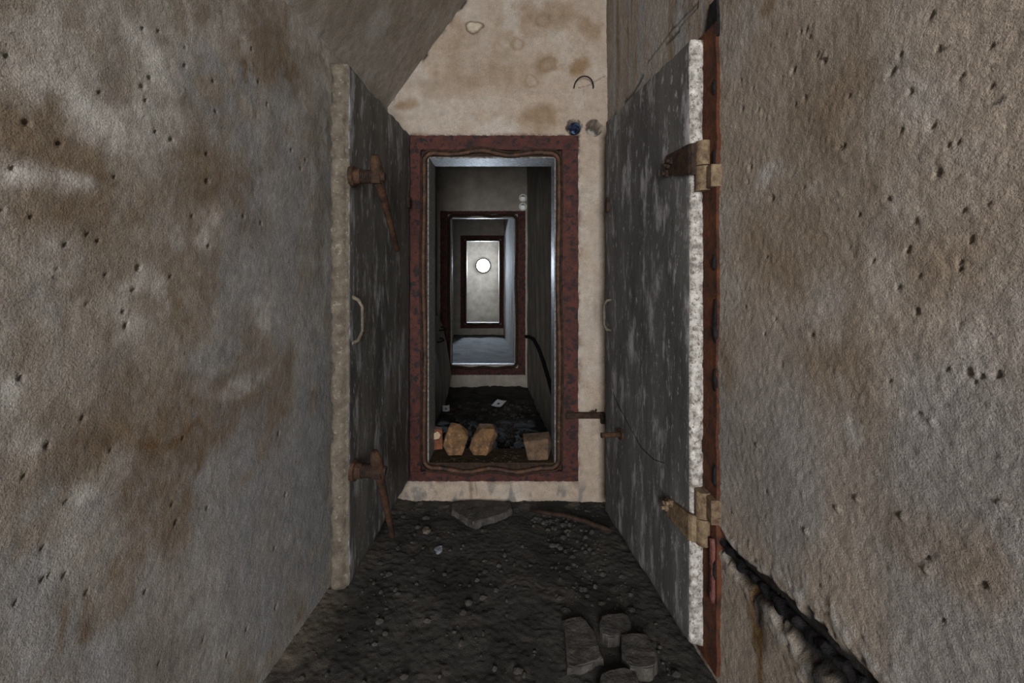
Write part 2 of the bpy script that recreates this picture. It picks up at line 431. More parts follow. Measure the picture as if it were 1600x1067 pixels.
# chipped plaster hook and a thin crack
C = mixc(C, (0.06, 0.055, 0.05), np.exp(-(P.line(((1553, 163), (1564, 160), (1572, 149)), 0.003, 0.003) / 0.003) ** 2))
C = mixc(C, (0.10, 0.085, 0.07), np.exp(-(P.line(((1470, 80), (1500, 70)), 0.002, 0.003) / 0.002) ** 2))
C = mixc(C, (0.16, 0.13, 0.10), np.exp(-(P.line(((1500, 750), (1550, 770), (1600, 800)), 0.0025, 0.008) / 0.0025) ** 2) * .6)
# tarred chase that runs down the wall from the lower hinge
chase = ((1108, 822), (1150, 880), (1200, 930), (1250, 980), (1300, 1030), (1345, 1075))
d = P.line(chase, 0, 0.035); yc, _ = px_right(1108, 822)
wd = (0.018 + 0.036 * np.clip((yc - U) / 0.5, 0, 1)) * (0.55 + 0.9 * fbm(U * 30, V * 30, 97, 3))
inside = 1 - sstep(0.7, 1.3, d / wd)
D -= inside * 0.020
lip = np.exp(-((d - wd * 1.7) / (wd * 0.6)) ** 2) * (V > 0)
C = mixc(C, (0.42, 0.41, 0.40), lip * sstep(.4, .6, P.fine) * .8); D += lip * 0.008 * P.fine
C = mixc(C, (0.018, 0.017, 0.019), inside * 0.95)
for pts, wd2, col, a in ((((1188, 915), (1185, 1000)), 0.030, (0.02, 0.012, 0.009), .95), (((1184, 985), (1186, 1067)), 0.012, (0.19, 0.10, 0.02), .9), (((1172, 920), (1176, 1010)), 0.011, (0.20, 0.11, 0.025), .8), (((1160, 905), (1168, 960)), .010, (.14, .08, .03), .6),
                         (((1275, 1000), (1278, 1075)), 0.032, (0.02, 0.018, 0.017), .95), (((1100, 1010), (1095, 1067)), 0.02, (0.12, 0.07, 0.04), .7), (((1113, 880), (1112, 1000)), .008, (.34, .33, .32), .6)):
    C = mixc(C, col, np.exp(-(P.line(pts, wd2, 0.010) / wd2) ** 2) * a)
# cracks of the plaster over the closed door
for pts, wd2 in ((((1010, 100), (1050, 45), (1090, 5)), 0.004), (((975, 160), (990, 145), (1003, 120)), 0.009), (((950, 195), (960, 178)), 0.012), (((1040, 70), (1060, 48)), 0.007), (((1060, 45), (1090, 10)), 0.003)):
    k = np.exp(-(P.line(pts, wd2, 0.012) / wd2) ** 2); D -= k * 0.006
    C = mixc(C, (0.05, 0.045, 0.045), k * 0.9)
X = XR(U) - D
wr = grid_mesh('wall_right', np.stack([X, U, V], 1), len(us), len(vs), C, M['plaster'], flip=True)
tag(wr, 'coarse warm beige plaster wall with dark pits, carrying the closed slab door', 'wall', kind='structure')

# ---- end wall with the doorway and two cable holes
OX0, OX1, OZ0, OZ1 = -0.471, 0.243, 0.218, 1.932       # clear opening
us = axis((-0.74, 0.60, 0.005)); vs = axis((-0.03, 2.95, 0.0055), (2.95, HC, 0.05))
U, V = [a.ravel() for a in np.meshgrid(us, vs, indexing='ij')]
P = Paint(U, V, px_end, 121)
C = np.tile(np.array((0.43, 0.36, 0.295)), (len(U), 1))
C = mixc(C, (0.49, 0.44, 0.39), sstep(0.45, 0.65, fbm(U * 5, V * 4, 131, 4)) * 0.7)
for (x, y, rx, ry, a) in ((850, 25, 45, 22, .6), (905, 105, 18, 12, .9), (850, 100, 16, 12, .6), (720, 60, 40, 30, .4), (760, 110, 60, 25, .4), (630, 165, 18, 8, .7), (790, 70, 20, 40, .4), (840, 185, 30, 20, .5), (920, 40, 16, 16, .6), (690, 130, 60, 20, .4), (850, 180, 20, 10, .5)):
    C = mixc(C, (0.25, 0.165, 0.09), P.blob(x, y, rx, ry, 0.6) * a)
for (x, y, rx, ry, a) in ((800, 20, 16, 60, .5), (770, 200, 30, 14, .6), (650, 100, 10, 30, .4)):
    C = mixc(C, (0.55, 0.52, 0.48), P.blob(x, y, rx, ry, 0.6) * a)
for (x, y) in ((855, 100), (850, 30), (810, 70), (830, 125)):
    C = mixc(C, (0.24, 0.165, 0.10), P.ring(x, y, 10, 9) * 0.55)
C = mixc(C, (0.20, 0.19, 0.18), sstep(0.56, 0.7, fbm(U * 18, V * 9, 141, 4)) * (1 - sstep(0.05, 0.16, V)) * 0.8)
C = mixc(C, (0.17, 0.10, 0.06), np.exp(-(P.line(((735, 752), (737, 785)), .006) / .008) ** 2) * .6)
D = 0.008 * (fbm(U * 3, V * 3, 151, 3) - 0.5) + 0.003 * (fbm(U * 40, V * 40, 153, 3) - 0.5)
K = np.zeros_like(D)
pits(C, K, P, [(float(a), float(b), 1.3) for a, b in zip(RNG.uniform(640, 945, 70), RNG.uniform(5, 210, 70))] + [(float(a), float(b), 1.2) for a, b in zip(RNG.uniform(905, 945, 26), RNG.uniform(220, 770, 26))] + [(775, 207, 4), (916, 75, 4)], 0.003)
D += K
k = P.blob(741, 41, 11, 8, 0.25, 0.2); D += k * 0.008; C = mixc(C, (0.56, 0.50, 0.40), k)
C = mixc(C, (0.10, 0.06, 0.03), P.ring(741, 41, 12, 9.5, 0.14) * 0.85)
# open crack along the sloping ceiling
k = np.exp(-(P.line(((611, 163), (617, 150), (645, 114), (670, 80), (695, 44), (727, 0)), 0, 0.02) / 0.010) ** 2) * sstep(.35, .6, fbm(U * 14, V * 14, 161, 3))
D -= k * 0.008; C = mixc(C, (0.03, 0.028, 0.027), k)
k = np.exp(-(P.line(((905, 138), (925, 132), (945, 118)), 0, 0.03) / 0.0025) ** 2) * .8
k = np.maximum(k, np.exp(-(P.line(((912, 138), (914, 165)), 0, 0.01) / 0.0018) ** 2) * .5)
k = np.maximum(k, np.exp(-(P.line(((745, 775), (742, 750)), 0, 0.02) / 0.003) ** 2) * .6)
C = mixc(C, (0.10, 0.085, 0.07), k)
dfx = np.maximum(np.maximum(OX0 - 0.13 - U, U - OX1 - 0.125), np.maximum(OZ0 - 0.09 - V, V - OZ1 - 0.115))
k = np.exp(-(np.clip(dfx, 0, 1) / 0.010) ** 2) * sstep(.46, .56, fbm(U * 45, V * 45, 167, 3)) * (0.35 + 0.65 * sstep(1.9, 2.0, V))
C = mixc(C, (0.03, 0.022, 0.022), k)
k = np.exp(-(np.clip(dfx, 0, 1) / 0.02) ** 2) * sstep(.5, .7, fbm(U * 20, V * 20, 169, 3)); C = mixc(C, (0.16, 0.085, 0.06), k * .7)
HOLES = [px_end(897, 199), px_end(928, 200)]
for hx, hz in HOLES:
    r = np.hypot(U - hx, V - hz + 0) * (1 + 0.15 * P.wu)
    k = 1 - sstep(0.036, 0.043, r); D = np.where(k > 0, D - k * 0.16, D)
    C = mixc(C, (0.02, 0.02, 0.022), np.exp(-((r - 0.046) / 0.004) ** 2) * sstep(.4, .6, P.fine) * .9)   # tar left on the rim
Y = YE - D
def keep_end(c):
    op = (c[:, 0] > OX0 - .05) & (c[:, 0] < OX1 + .05) & (c[:, 2] > OZ0 - .05) & (c[:, 2] < OZ1 + .05)
    return ~op & (c[:, 1] < YE + 0.12)
we = grid_mesh('wall_end', np.stack([U, Y, V], 1), len(us), len(vs), C, M['smooth'], keep=keep_end, flip=True)
tag(we, 'pale stained plaster wall around the rusty steel doorway', 'wall', kind='structure')

# ---- sloping ceiling + flat ceiling
us = axis((YB, 1.2, 0.12), (1.2, YE + 0.03, 0.007)); vs = axis((0, 1.0, 0.007))
U, V = [a.ravel() for a in np.meshgrid(us, vs, indexing='ij')]
D = 0.006 * (fbm(U * 4, V * 4, 171, 3) - 0.5) + 0.004 * (fbm(U * 40, V * 45, 173, 3) - 0.5)
C = np.tile(np.array((0.36, 0.322, 0.275)), (len(U), 1))
C = mixc(C, (0.29, 0.252, 0.205), sstep(0.45, 0.65, fbm(U * 4, V * 4, 181, 4)) * 0.8)
C = mixc(C, (0.42, 0.40, 0.37), sstep(0.55, 0.7, fbm(U * 6, V * 5, 183, 4)) * 0.7)
cs = grid_mesh('ceiling', np.stack([XL(U) + 0.714 * V + D * .8, U, ZS + (HC - ZS) * V - D * .6], 1), len(us), len(vs), C, M['plaster'], flip=True)
tag(cs, 'steeply sloping grey plaster ceiling above the open slab door', 'ceiling', kind='structure')
bm = bmesh.new()
def quad(bm, a, b, c, d):
    bm.faces.new([bm.verts.new(p) for p in (a, b, c, d)])
xa = lambda y: XL(y) + 0.714
quad(bm, (xa(YB) - .02, YB - .02, HC), (XR(YB) + .02, YB - .02, HC), (XR(YE + .03) + .02, YE + .03, HC), (xa(YE + .03) - .02, YE + .03, HC))
tag(obj('ceiling', bm, M['inner']), 'flat plaster ceiling strip over the near passage', 'ceiling', kind='structure')
# unseen back wall with the assumed entrance opening
bm = bmesh.new()
for (x0, x1, z0, z1) in ((-1.12, -0.48, 0, HC), (0.48, 1.15, 0, HC), (-0.48, 0.48, 2.42, HC), (-0.48, 0.48, 0, 0.45)):
    box(bm, (x0, YB - .12, z0), (x1, YB, z1))
tag(obj('wall_back', bm, M['inner']), 'whitewashed wall with an assumed entrance opening at the back of the passage', 'wall', kind='structure')

# ---- floor
us = axis((YB, 0.9, 0.12), (0.9, YE + 0.02, 0.006)); vs = axis((0, 1, 0.0048))
U, V = [a.ravel() for a in np.meshgrid(us, vs, indexing='ij')]
Xf = XL(U) - .04 + V * (XR(U) - XL(U) + .08)
D = 0.022 * (fbm(Xf * 4, U * 4, 201, 4) - 0.5) + 0.010 * (fbm(Xf * 22, U * 22, 203, 4) - 0.5) + 0.006 * (vnoise(Xf * 90, U * 90, 205) - 0.5)
C = np.tile(np.array((0.060, 0.057, 0.053)), (len(U), 1))
C = mixc(C, (0.030, 0.029, 0.028), sstep(0.45, 0.62, fbm(Xf * 5, U * 5, 211, 4)) * 0.8)
C = mixc(C, (0.088, 0.081, 0.073), sstep(0.60, 0.72, fbm(Xf * 9, U * 9, 213, 5)) * 0.7)
side = np.exp(-((Xf - XL(U)) / 0.10) ** 2)
C = mixc(C, (0.17, 0.145, 0.115), side * sstep(.3, .6, fbm(Xf * 12, U * 12, 215, 4)) * .9); D += side * 0.02
e = sstep(2.36, 2.5, U); D += e * 0.02 * fbm(Xf * 10, U * 10, 217, 3)
C = mixc(C, (0.20, 0.18, 0.15), e * sstep(.52, .66, fbm(Xf * 20, U * 20, 219, 4)) * .6)
fl = grid_mesh('floor', np.stack([Xf, U, D], 1), len(us), len(vs), C, M['ground'], flip=True)
tag(fl, 'damp dark dirt-covered concrete floor of the near passage', 'floor', kind='structure')

# ------------------------------------------------------------------ rooms beyond
PLUGX = px_at_y(817, 316, Y2).x; PLUGZ = [px_at_y(817, q, Y2).z for q in (309.5, 323)]
def wall_with_opening(name, y0, y1, x0, x1, op, label, mat=M['inner']):
    bm = bmesh.new()
    a, b, z0, z1 = op
    box(bm, (x0, y0, -.08), (a, y1, H2))
    if name == 'wall_middle':                             # two small conduit holes beside the doorway top
        h0, h1 = PLUGX - .026, PLUGX + .026
        box(bm, (b, y0, -.08), (h0, y1, H2)); box(bm, (h1, y0, -.08), (x1, y1, H2))
        cut = [-.08] + sorted(v for z in PLUGZ for v in (z - .026, z + .026)) + [H2]
        for q in range(0, 6, 2): box(bm, (h0, y0, cut[q]), (h1, y1, cut[q + 1]))
    else: box(bm, (b, y0, -.08), (x1, y1, H2))
    box(bm, (a, y0, -.08), (b, y1, z0)); box(bm, (a, y0, z1), (b, y1, H2))
    return tag(obj(name, bm, mat), label, 'wall', kind='structure')
TH = 0.20
T2 = 0.07
# back face of the end wall as seen from the second room
wall_with_opening('wall_end', YE + .17, YE + TH, XL2(YE) - .2, XR2(YE) + .2, (OX0, OX1, OZ0, OZ1), 'whitewashed far side of the wall that holds the rusty steel doorway')
OP2 = (-0.679, 0.029, 0.243, 1.886)
OP3 = (-0.915, -0.255, 0.243, 1.886)
wall_with_opening('wall_middle', Y2, Y2 + T2, XL2(Y2) - .1, XR2(Y2) + .1, OP2, 'dim whitewashed wall with the second, backlit doorway')
wall_with_opening('wall_far', Y3, Y3 + T2, XL2(Y3) - .1, XR2(Y3) + .1, OP3, 'whitewashed wall with the third, most distant doorway', M['inner'])
bm = bmesh.new(); box(bm, (XL2(Y4) - .1, Y4, 0), (XR2(Y4) + .1, Y4 + .1, H2))
tag(obj('wall_last', bm, M['inner']), 'plain whitewashed wall that carries the bright lamp', 'wall', kind='structure')
names = ('second', 'third', 'fourth')
for k, (ya, yb) in enumerate(((YE + TH, Y2), (Y2 + T2, Y3), (Y3 + T2, Y4))):
    for nm, X2, s in (('wall_left', XL2, -1), ('wall_right', XR2, 1)):
        bm = bmesh.new(); n = 40
        rows = []
        for i in range(n + 1):
            y = ya + (yb - ya) * i / n
            rows.append([bm.verts.new((X2(y) + s * 0.012 * (random.random() - .5), y, -.08 + (H2 + .08) * j / 12)) for j in range(13)])
        for i in range(n):
            for j in range(12):
                bm.faces.new((rows[i][j], rows[i + 1][j], rows[i + 1][j + 1], rows[i][j + 1]))
        bmesh.ops.recalc_face_normals(bm, faces=bm.faces)
        o = obj(nm, bm, M['inner'], smooth=True)
        tag(o, 'dim %s side wall of the %s room' % ('slab-leaned' if (k == 0 and s < 0) else 'cable-carrying' if k == 0 else 'bare left' if s < 0 else 'bare right', names[k]), 'wall', kind='structure')
    bm = bmesh.new(); quad(bm, (XL2(ya) - .03, ya, H2), (XR2(ya) + .03, ya, H2), (XR2(yb) + .03, yb, H2), (XL2(yb) - .03, yb, H2))
    tag(obj('ceiling', bm, M['inner']), 'low flat ceiling of the %s room' % names[k], 'ceiling', kind='structure')
    us = axis((ya - .02, yb + .02, 0.02 if k == 0 else 0.08)); vs = axis((0, 1, 0.02 if k == 0 else 0.08))
    U, V = [a.ravel() for a in np.meshgrid(us, vs, indexing='ij')]
    Xf = XL2(U) - .03 + V * (XR2(U) - XL2(U) + .06)
    D = 0.035 * (fbm(Xf * 5, U * 5, 231 + k, 4) - 0.5) + 0.02 * (fbm(Xf * 25, U * 25, 235 + k, 3) - .5)
    C = np.tile(np.array((0.060, 0.057, 0.053)), (len(U), 1)); C = mixc(C, (0.030, 0.029, 0.028), sstep(.45, .65, fbm(Xf * 12, U * 12, 239, 4)))
    tag(grid_mesh('floor', np.stack([Xf, U, D], 1), len(us), len(vs), C, M['ground'], flip=True), 'gritty dark floor of the %s room' % names[k], 'floor', kind='structure')

# ------------------------------------------------------------------ steel door frames
def wavy_loop(x0, x1, z0, z1, y, r=0.05, wob=0.0, seed=0):
    pts = []
    rnd = random.Random(seed); ph = [rnd.uniform(0, 6.28) for _ in range(4)]
    def seg(a, b, n, axis_, k):
        for i in range(n):
            t = i / n; p = [a[0] + (b[0] - a[0]) * t, a[1] + (b[1] - a[1]) * t]
            env = math.sin(math.pi * t)
            wv = (wob * (-env * .55 + .45 * math.cos(t * 12.566) * env) if k == 0 else wob * .5 * env * math.sin(t * 11 + 1.2) if axis_ == 1 else wob * .2 * env * math.sin(t * 9 + ph[k]))
            p[axis_] += wv
            pts.append((p[0], y, p[1]))
    def arc(cx, cz, a0, n=6):
        for i in range(n):
            a = a0 + math.pi / 2 * i / n
            pts.append((cx + r * math.cos(a), y, cz + r * math.sin(a)))
    seg((x0 + r, z0), (x1 - r, z0), 40, 1, 0); arc(x1 - r, z0 + r, -math.pi / 2)
    seg((x1, z0 + r), (x1, z1 - r), 50, 0, 1); arc(x1 - r, z1 - r, 0)
    seg((x1 - r, z1), (x0 + r, z1), 40, 1, 2); arc(x0 + r, z1 - r, math.pi / 2)
    seg((x0, z1 - r), (x0, z0 + r), 50, 0, 3); arc(x0 + r, z0 + r, math.pi)
    return pts
def bar(name, lo, hi, mat, parent, res=0.02, amp=0.0015, seed=0):
    bm = bmesh.new(); box(bm, lo, hi)
    d = [hi[k] - lo[k] for k in range(3)]; ax = d.index(max(d))
    if name == 'frame_bar':                               # long edges rusted uneven
        for i in range(1, 70):
            no = [0, 0, 0]; no[ax] = 1; co = list(lo); co[ax] = lo[ax] + d[ax] * i / 70
            bmesh.ops.bisect_plane(bm, geom=bm.verts[:] + bm.edges[:] + bm.faces[:], plane_co=co, plane_no=no)
        o2 = 2 if ax == 0 else 0
        for v in bm.verts:
            if lo[ax] + .01 < v.co[ax] < hi[ax] - .01: v.co[o2] += random.uniform(-.0025, .0025)
    else:
        bmesh.ops.bevel(bm, geom=list(bm.edges), offset=0.003, segments=1, affect='EDGES')
    return obj(name, bm, mat, parent)
def door_frame(name, y, op, border, depth, mat, reveal, label, wob, seed, sealmat):
    a, b, z0, z1 = op
    bl, br, bb, bt = border
    g = 0.036
    t = empty(name, (0.5 * (a + b), y, z0 - bb)); tag(t, label, 'door frame', kind='structure')
    yf = y - 0.014
    bar('frame_bar', (a - bl, yf, z1 + g), (b + br, y + .02, z1 + bt), mat, t)
    bar('frame_bar', (a - bl, yf, z0 - bb), (b + br, y + .02, z0 - g), mat, t)
    bar('frame_bar', (a - bl, yf, z0 - g), (a - g, y + .02, z1 + g), mat, t)
    bar('frame_bar', (b + g, yf, z0 - g), (b + br, y + .02, z1 + g), mat, t)
    # recessed channel and the rubber seal lying in it
    for lo, hi in (((a - g, y + .004, z1), (b + g, y + .02, z1 + g)), ((a - g, y + .004, z0 - g), (b + g, y + .02, z0)),
                   ((a - g, y + .004, z0), (a, y + .02, z1)), ((b, y + .004, z0), (b + g, y + .02, z1))):
        bar('seal_channel', lo, hi, M['rustdark'], t)
    bm = bmesh.new(); tube(bm, wavy_loop(a - g * .5, b + g * .5, z0 - g * .5, z1 + g * .5, y - 0.008, 0.05, wob, seed), 0.0125, 8, closed=True)
    obj('rubber_seal', bm, sealmat, t, smooth=True)
    bm = bmesh.new(); tube(bm, wavy_loop(a - g * .95, b + g * .95, z0 - g * .95, z1 + g * .95, y - 0.014, 0.06, wob, seed), 0.006, 6, closed=True)
    obj('seal_bead', bm, M['rustdark'], t, smooth=True)
    # steel lining of the reveal
    for lo, hi, mt in (((a - .004, y + .005, z1 - .006), (b + .004, y + depth, z1 + .004), reveal), ((a - .004, y + .005, z0 - .004), (b + .004, y + depth, z0 + .004), M['dirt'] if seed == 1 else reveal),
                   ((a - .004, y + .005, z0), (a + .006, y + depth, z1), reveal), ((b - .006, y + .005, z0), (b + .004, y + depth, z1), reveal)):
        bar('reveal_lining', lo, hi, mt, t)
    return t
fr1 = door_frame('trim_1', YE, (OX0, OX1, OZ0, OZ1), (0.13, 0.125, 0.09, 0.115), TH + .01, M['red'], M['silver'], 'red-brown rusted steel door frame with wavy rubber seal in the end wall', 0.030, 1, M['seal'])
door_frame('trim_2', Y2, OP2, (0.12, 0.12, 0.11, 0.072), T2 + .01, M['red'], M['silver'], 'backlit rusty steel door frame of the second doorway', 0.022, 2, M['rustdark'])
door_frame('trim_3', Y3, OP3, (0.12, 0.12, 0.11, 0.11), T2 + .01, M['red'], M['silver'], 'small rusty steel door frame of the most distant doorway', 0.022, 3, M['rustdark'])
# latch strap bolted on the frame
bm = bmesh.new(); box(bm, (0.300, YE - .030, 0.480), (0.505, YE - .012, 0.512))
box(bm, (0.300, YE - .020, 0.474), (0.345, YE - .010, 0.520)); box(bm, (0.490, YE - .034, 0.452), (0.512, YE - .008, 0.512))
bmesh.ops.bevel(bm, geom=list(bm.edges), offset=0.002, segments=1, affect='EDGES')
ls = obj('latch_strap', bm, M['rustdark'], fr1)
bm = bmesh.new(); tube(bm, [(0.43, YE - .03, 0.512), (0.445, YE - .03, 0.522), (0.462, YE - .03, 0.520), (0.466, YE - .03, 0.532)], 0.005, 6)
o = obj('latch_hook', bm, M['rustdark'], ls)
o.matrix_parent_inverse = ls.matrix_parent_inverse @ Matrix.Identity(4)
o.matrix_parent_inverse = Matrix.Identity(4)

# ------------------------------------------------------------------ door_1, the open slab on the left
def lever_clamp(parent, face_x, y, z, top, low, seed):
    """threaded boss through the slab with a nut and a long lever"""
    bm = bmesh.new(); prof = [(-.004, .040), (.010, .038), (.014, .029), (.034, .028)]
    pts, rad = zip(*[((face_x + a, y, z), r) for a, r in prof]); tube(bm, pts, list(rad), 18)
    roughen(bm, 0.003, 60, seed)
    c = obj('clamp', bm, M['rust'], parent, smooth=False)
    bm = bmesh.new(); pts = []; rad = []
    for i in range(25):
        pts.append((face_x + .030 + .05 * i / 24, y, z)); rad.append(.0225 + (.0035 if i % 4 < 2 else 0))
    tube(bm, pts, rad, 16); s = obj('threaded_spindle', bm, M['rustdark'], c)
    bm = bmesh.new(); tube(bm, [(face_x + .076, y, z), (face_x + .108, y, z)], .030, 6); 
    tube(bm, [(face_x + .104, y, z), (face_x + .122, y, z)], [.020, .016], 14); n = obj('hub_nut', bm, M['rustdark'], c)
    lx = face_x + .094
    bm = bmesh.new()
    T = Vector((lx, *top)); Cc = Vector((lx, y, z)); L = Vector((lx + .006, *low))
    tube(bm, [T, T.lerp(Cc, .35), Cc, Cc.lerp(L, .12), Cc.lerp(L, .55), L.lerp(Cc, .02), L], [.014, .021, .026, .017, .0135, .011, .007], 10)
    roughen(bm, 0.0025, 70, seed + 3)
    l = obj('lever', bm, M['rust'], c, smooth=True)
    for q in (s, n, l): q.matrix_parent_inverse = Matrix.Identity(4)
    return c
d1 = empty('door_1', (-0.56, 2.47, 0.15)); tag(d1, 'thick grey concrete slab door standing open with two rusty lever clamps', 'door', kind='structure')
ang = math.atan2(2.47 - 1.6, -0.56 + 0.588)              # face direction from free edge to hinge edge
L1 = math.hypot(0.87, 0.028)
bm = slab_mesh(L1, 0.067, 1.897, 0.014, 0.016, 5, .030)
bmesh.ops.transform(bm, matrix=Matrix.Translation((-0.588, 1.6, 0.15)) @ Matrix.Rotation(ang, 4, 'Z'), verts=bm.verts)
sl = obj('slab', bm, M['door1'], d1, smooth=True)
sl.data.materials.append(M['dooredge'])
for p in sl.data.polygons:
    if (p.center.x < -.617 and p.normal.y < -.5) or p.center.z > 2.038: p.material_index = 1
    elif p.center.y < 1.630 and p.normal.y < -.2 and p.center.x > -.635: p.material_index = 1
fx = -0.586
lever_clamp(d1, fx, 1.64, 1.642, (1.607, 1.712), (1.90, 1.38), 1)
lever_clamp(d1, fx, 1.65, 0.562, (1.600, 0.650), (1.824, 0.215), 2)
bm = bmesh.new(); hy = 1.66
tube(bm, [(fx - .008, hy - .012, 1.205), (fx + .018, hy - .006, 1.190), (fx + .031, hy, 1.165), (fx + .032, hy, 1.075), (fx + .018, hy - .006, 1.040), (fx - .008, hy - .012, 1.028)], [.008, .0065, .006, .006, .0065, .008], 8)
roughen(bm, 0.0015, 80, 4)
obj('pull_handle', bm, M['dooredge'], d1, smooth=True)
bm = bmesh.new(); box(bm, (-0.578, 2.395, 1.635), (-0.548, 2.44, 1.69)); bmesh.ops.bevel(bm, geom=list(bm.edges), offset=0.003, segments=1, affect='EDGES')
obj('stop_block', bm, M['rustdark'], d1)
for z in (0.50, 1.68):                                   # hinges at the frame side
    bm = bmesh.new(); tube(bm, [(-0.612, 2.462, z - .05), (-0.612, 2.462, z + .05)], .022, 12); box(bm, (-0.63, 2.46, z - .03), (-0.595, 2.495, z + .03))
    obj('hinge', bm, M['rust'], d1)

# ------------------------------------------------------------------ door_2, the closed slab on the right wall, and its frame
A2 = Vector((0.586, 1.466)); B2 = Vector((0.475, 2.295)); dv = (B2 - A2); L2 = dv.length; dn = dv / L2
nrm = Vector((-dn.y, dn.x))                               # away from the wall, towards the passage
def on2(t, out, z):                                       # point on door_2: t metres from the hinge edge
    p = A2 + dn * t + nrm * out; return Vector((p.x, p.y, z))
d2 = empty('door_2', (A2.x + .02, A2.y, 0.06)); tag(d2, 'tall grey concrete slab door shut against the right wall, edge painted white', 'door', kind='structure')
bm = slab_mesh(L2, 0.052, 2.0, 0.014, 0.012, 15)
ang2 = math.atan2(dn.y, dn.x)
bmesh.ops.transform(bm, matrix=Matrix.Translation((A2.x, A2.y, 0.06)) @ Matrix.Rotation(ang2, 4, 'Z') @ Matrix.Translation((0, -0.052, 0)), verts=bm.verts)
sl = obj('slab', bm, M['door2'], d2, smooth=True); sl.data.materials.append(M['whiteedge'])
for p in sl.data.polygons:
    c = sum((Vector(sl.data.vertices[i].co.xy) for i in p.vertices), Vector((0, 0))) / len(p.vertices)
    if (c - A2).dot(dn) < 0.0165: p.material_index = 1
# crack line across the lower slab (drawn as a thin raised black tube)
bm = bmesh.new(); pts = []
for (px, py) in ((958, 612), (966, 632), (985, 668), (1003, 700), (1022, 718), (1040, 724)):
    k = (px - 800) / F; y = (A2.x - (dn.x / dn.y) * A2.y) / (k - dn.x / dn.y)
    pts.append(on2((y - A2.y) / dn.y, 0.001, CAMZ - (py - 422) / F * y))
tube(bm, pts, [.0006, .0022, .0012, .0016, .0012, .0005], 6); obj('surface_crack', bm, M['black'], d2)
def hinge2(z0, z1, zs0, zs1, lug_low, seed):
    hp = on2(-0.020, -0.030, 0)
    bm = bmesh.new(); zm = z0 + (z1 - z0) * .5
    ku = (zm + .002, z1) if lug_low else (z0, zm - .002)
    tube(bm, [(hp.x, hp.y, ku[0]), (hp.x, hp.y, ku[1])], .0225, 28)
    h = obj('hinge', bm, M['hinge'], d2, smooth=False)
    bm = bmesh.new()                                      # strap folded round the edge on to the face
    prof = [(-.022, -.012), (-.012, .004), (0.0, .010), (.155, .010), (.16, .006), (.16, -.004), (-.006, -.004)]
    vs_ = []
    for t, o_ in prof:
        f = max(0, t) / .16
        lo = zs0 + (.035 if lug_low else 0.0) * f; hi = zs1 - (0.0 if lug_low else .025) * f
        vs_.append((bm.verts.new(on2(t, o_, lo)), bm.verts.new(on2(t, o_, hi))))
    for i in range(len(vs_)):
        a, b = vs_[i], vs_[(i + 1) % len(vs_)]; bm.faces.new((a[0], b[0], b[1], a[1]))
    bm.faces.new([v[0] for v in vs_]); bm.faces.new([v[1] for v in vs_][::-1])
    s = obj('hinge_strap', bm, M['rustdark'] if lug_low else M['hinge'], h)
    parts = [s]
    for k, (t, zz) in enumerate(((.135, .62), (.112, .72), (.145, .35))):
        bm = bmesh.new(); zc = zs0 + (zs1 - zs0) * zz
        tube(bm, [on2(t, .006, zc), on2(t, .020, zc)], .0125, 6); tube(bm, [on2(t, .018, zc), on2(t, .032, zc)], .007, 10)
        parts.append(obj('bolt', bm, M['rustdark'] if lug_low else M['hinge'], h))
    bm = bmesh.new()                                      # lower knuckle with the lug let into the wall
    kl = (z0, zm - .002) if lug_low else (zm + .002, z1)
    tube(bm, [(hp.x, hp.y, kl[0]), (hp.x, hp.y, kl[1])], .0245, 28)
    box(bm, (hp.x, 1.390, kl[0] + .004), (XR(1.39) + .02, hp.y + .012, kl[1] - .004))
    bmesh.ops.bevel(bm, geom=[e for e in bm.edges if len(e.link_faces) == 2 and e.calc_length() > .045], offset=.002, segments=1, affect='EDGES')
    parts.append(obj('wall_lug', bm, M['hinge'], h))
    for q in parts: q.matrix_parent_inverse = Matrix.Identity(4)
hinge2(1.556, 1.716, 1.610, 1.712, True, 1)
hinge2(0.415, 0.588, 0.418, 0.505, False, 2)
bm = bmesh.new()
tube(bm, [on2(.745, -.004, 1.155), on2(.745, .022, 1.150), on2(.75, .034, 1.130), on2(.75, .034, 1.03), on2(.745, .022, 1.008), on2(.745, -.004, 1.003)], .0075, 8)
obj('pull_handle', bm, M['dooredge'], d2, smooth=True)
bm = bmesh.new(); pz = 0.545
tube(bm, [on2(.60, -.004, pz), on2(.60, .10, pz)], .012, 12); tube(bm, [on2(.60, -.002, pz), on2(.60, .012, pz)], .026, 14)
obj('locking_pin', bm, M['rust'], d2)
bm = bmesh.new(); vs_ = box(bm, (0, 0, 0), (.03, .018, .07)); bmesh.ops.transform(bm, matrix=Matrix.Translation(on2(.76, -.002, 1.59)) @ Matrix.Rotation(ang2, 4, 'Z'), verts=bm.verts)
obj('stop_block', bm, M['rustdark'], d2)

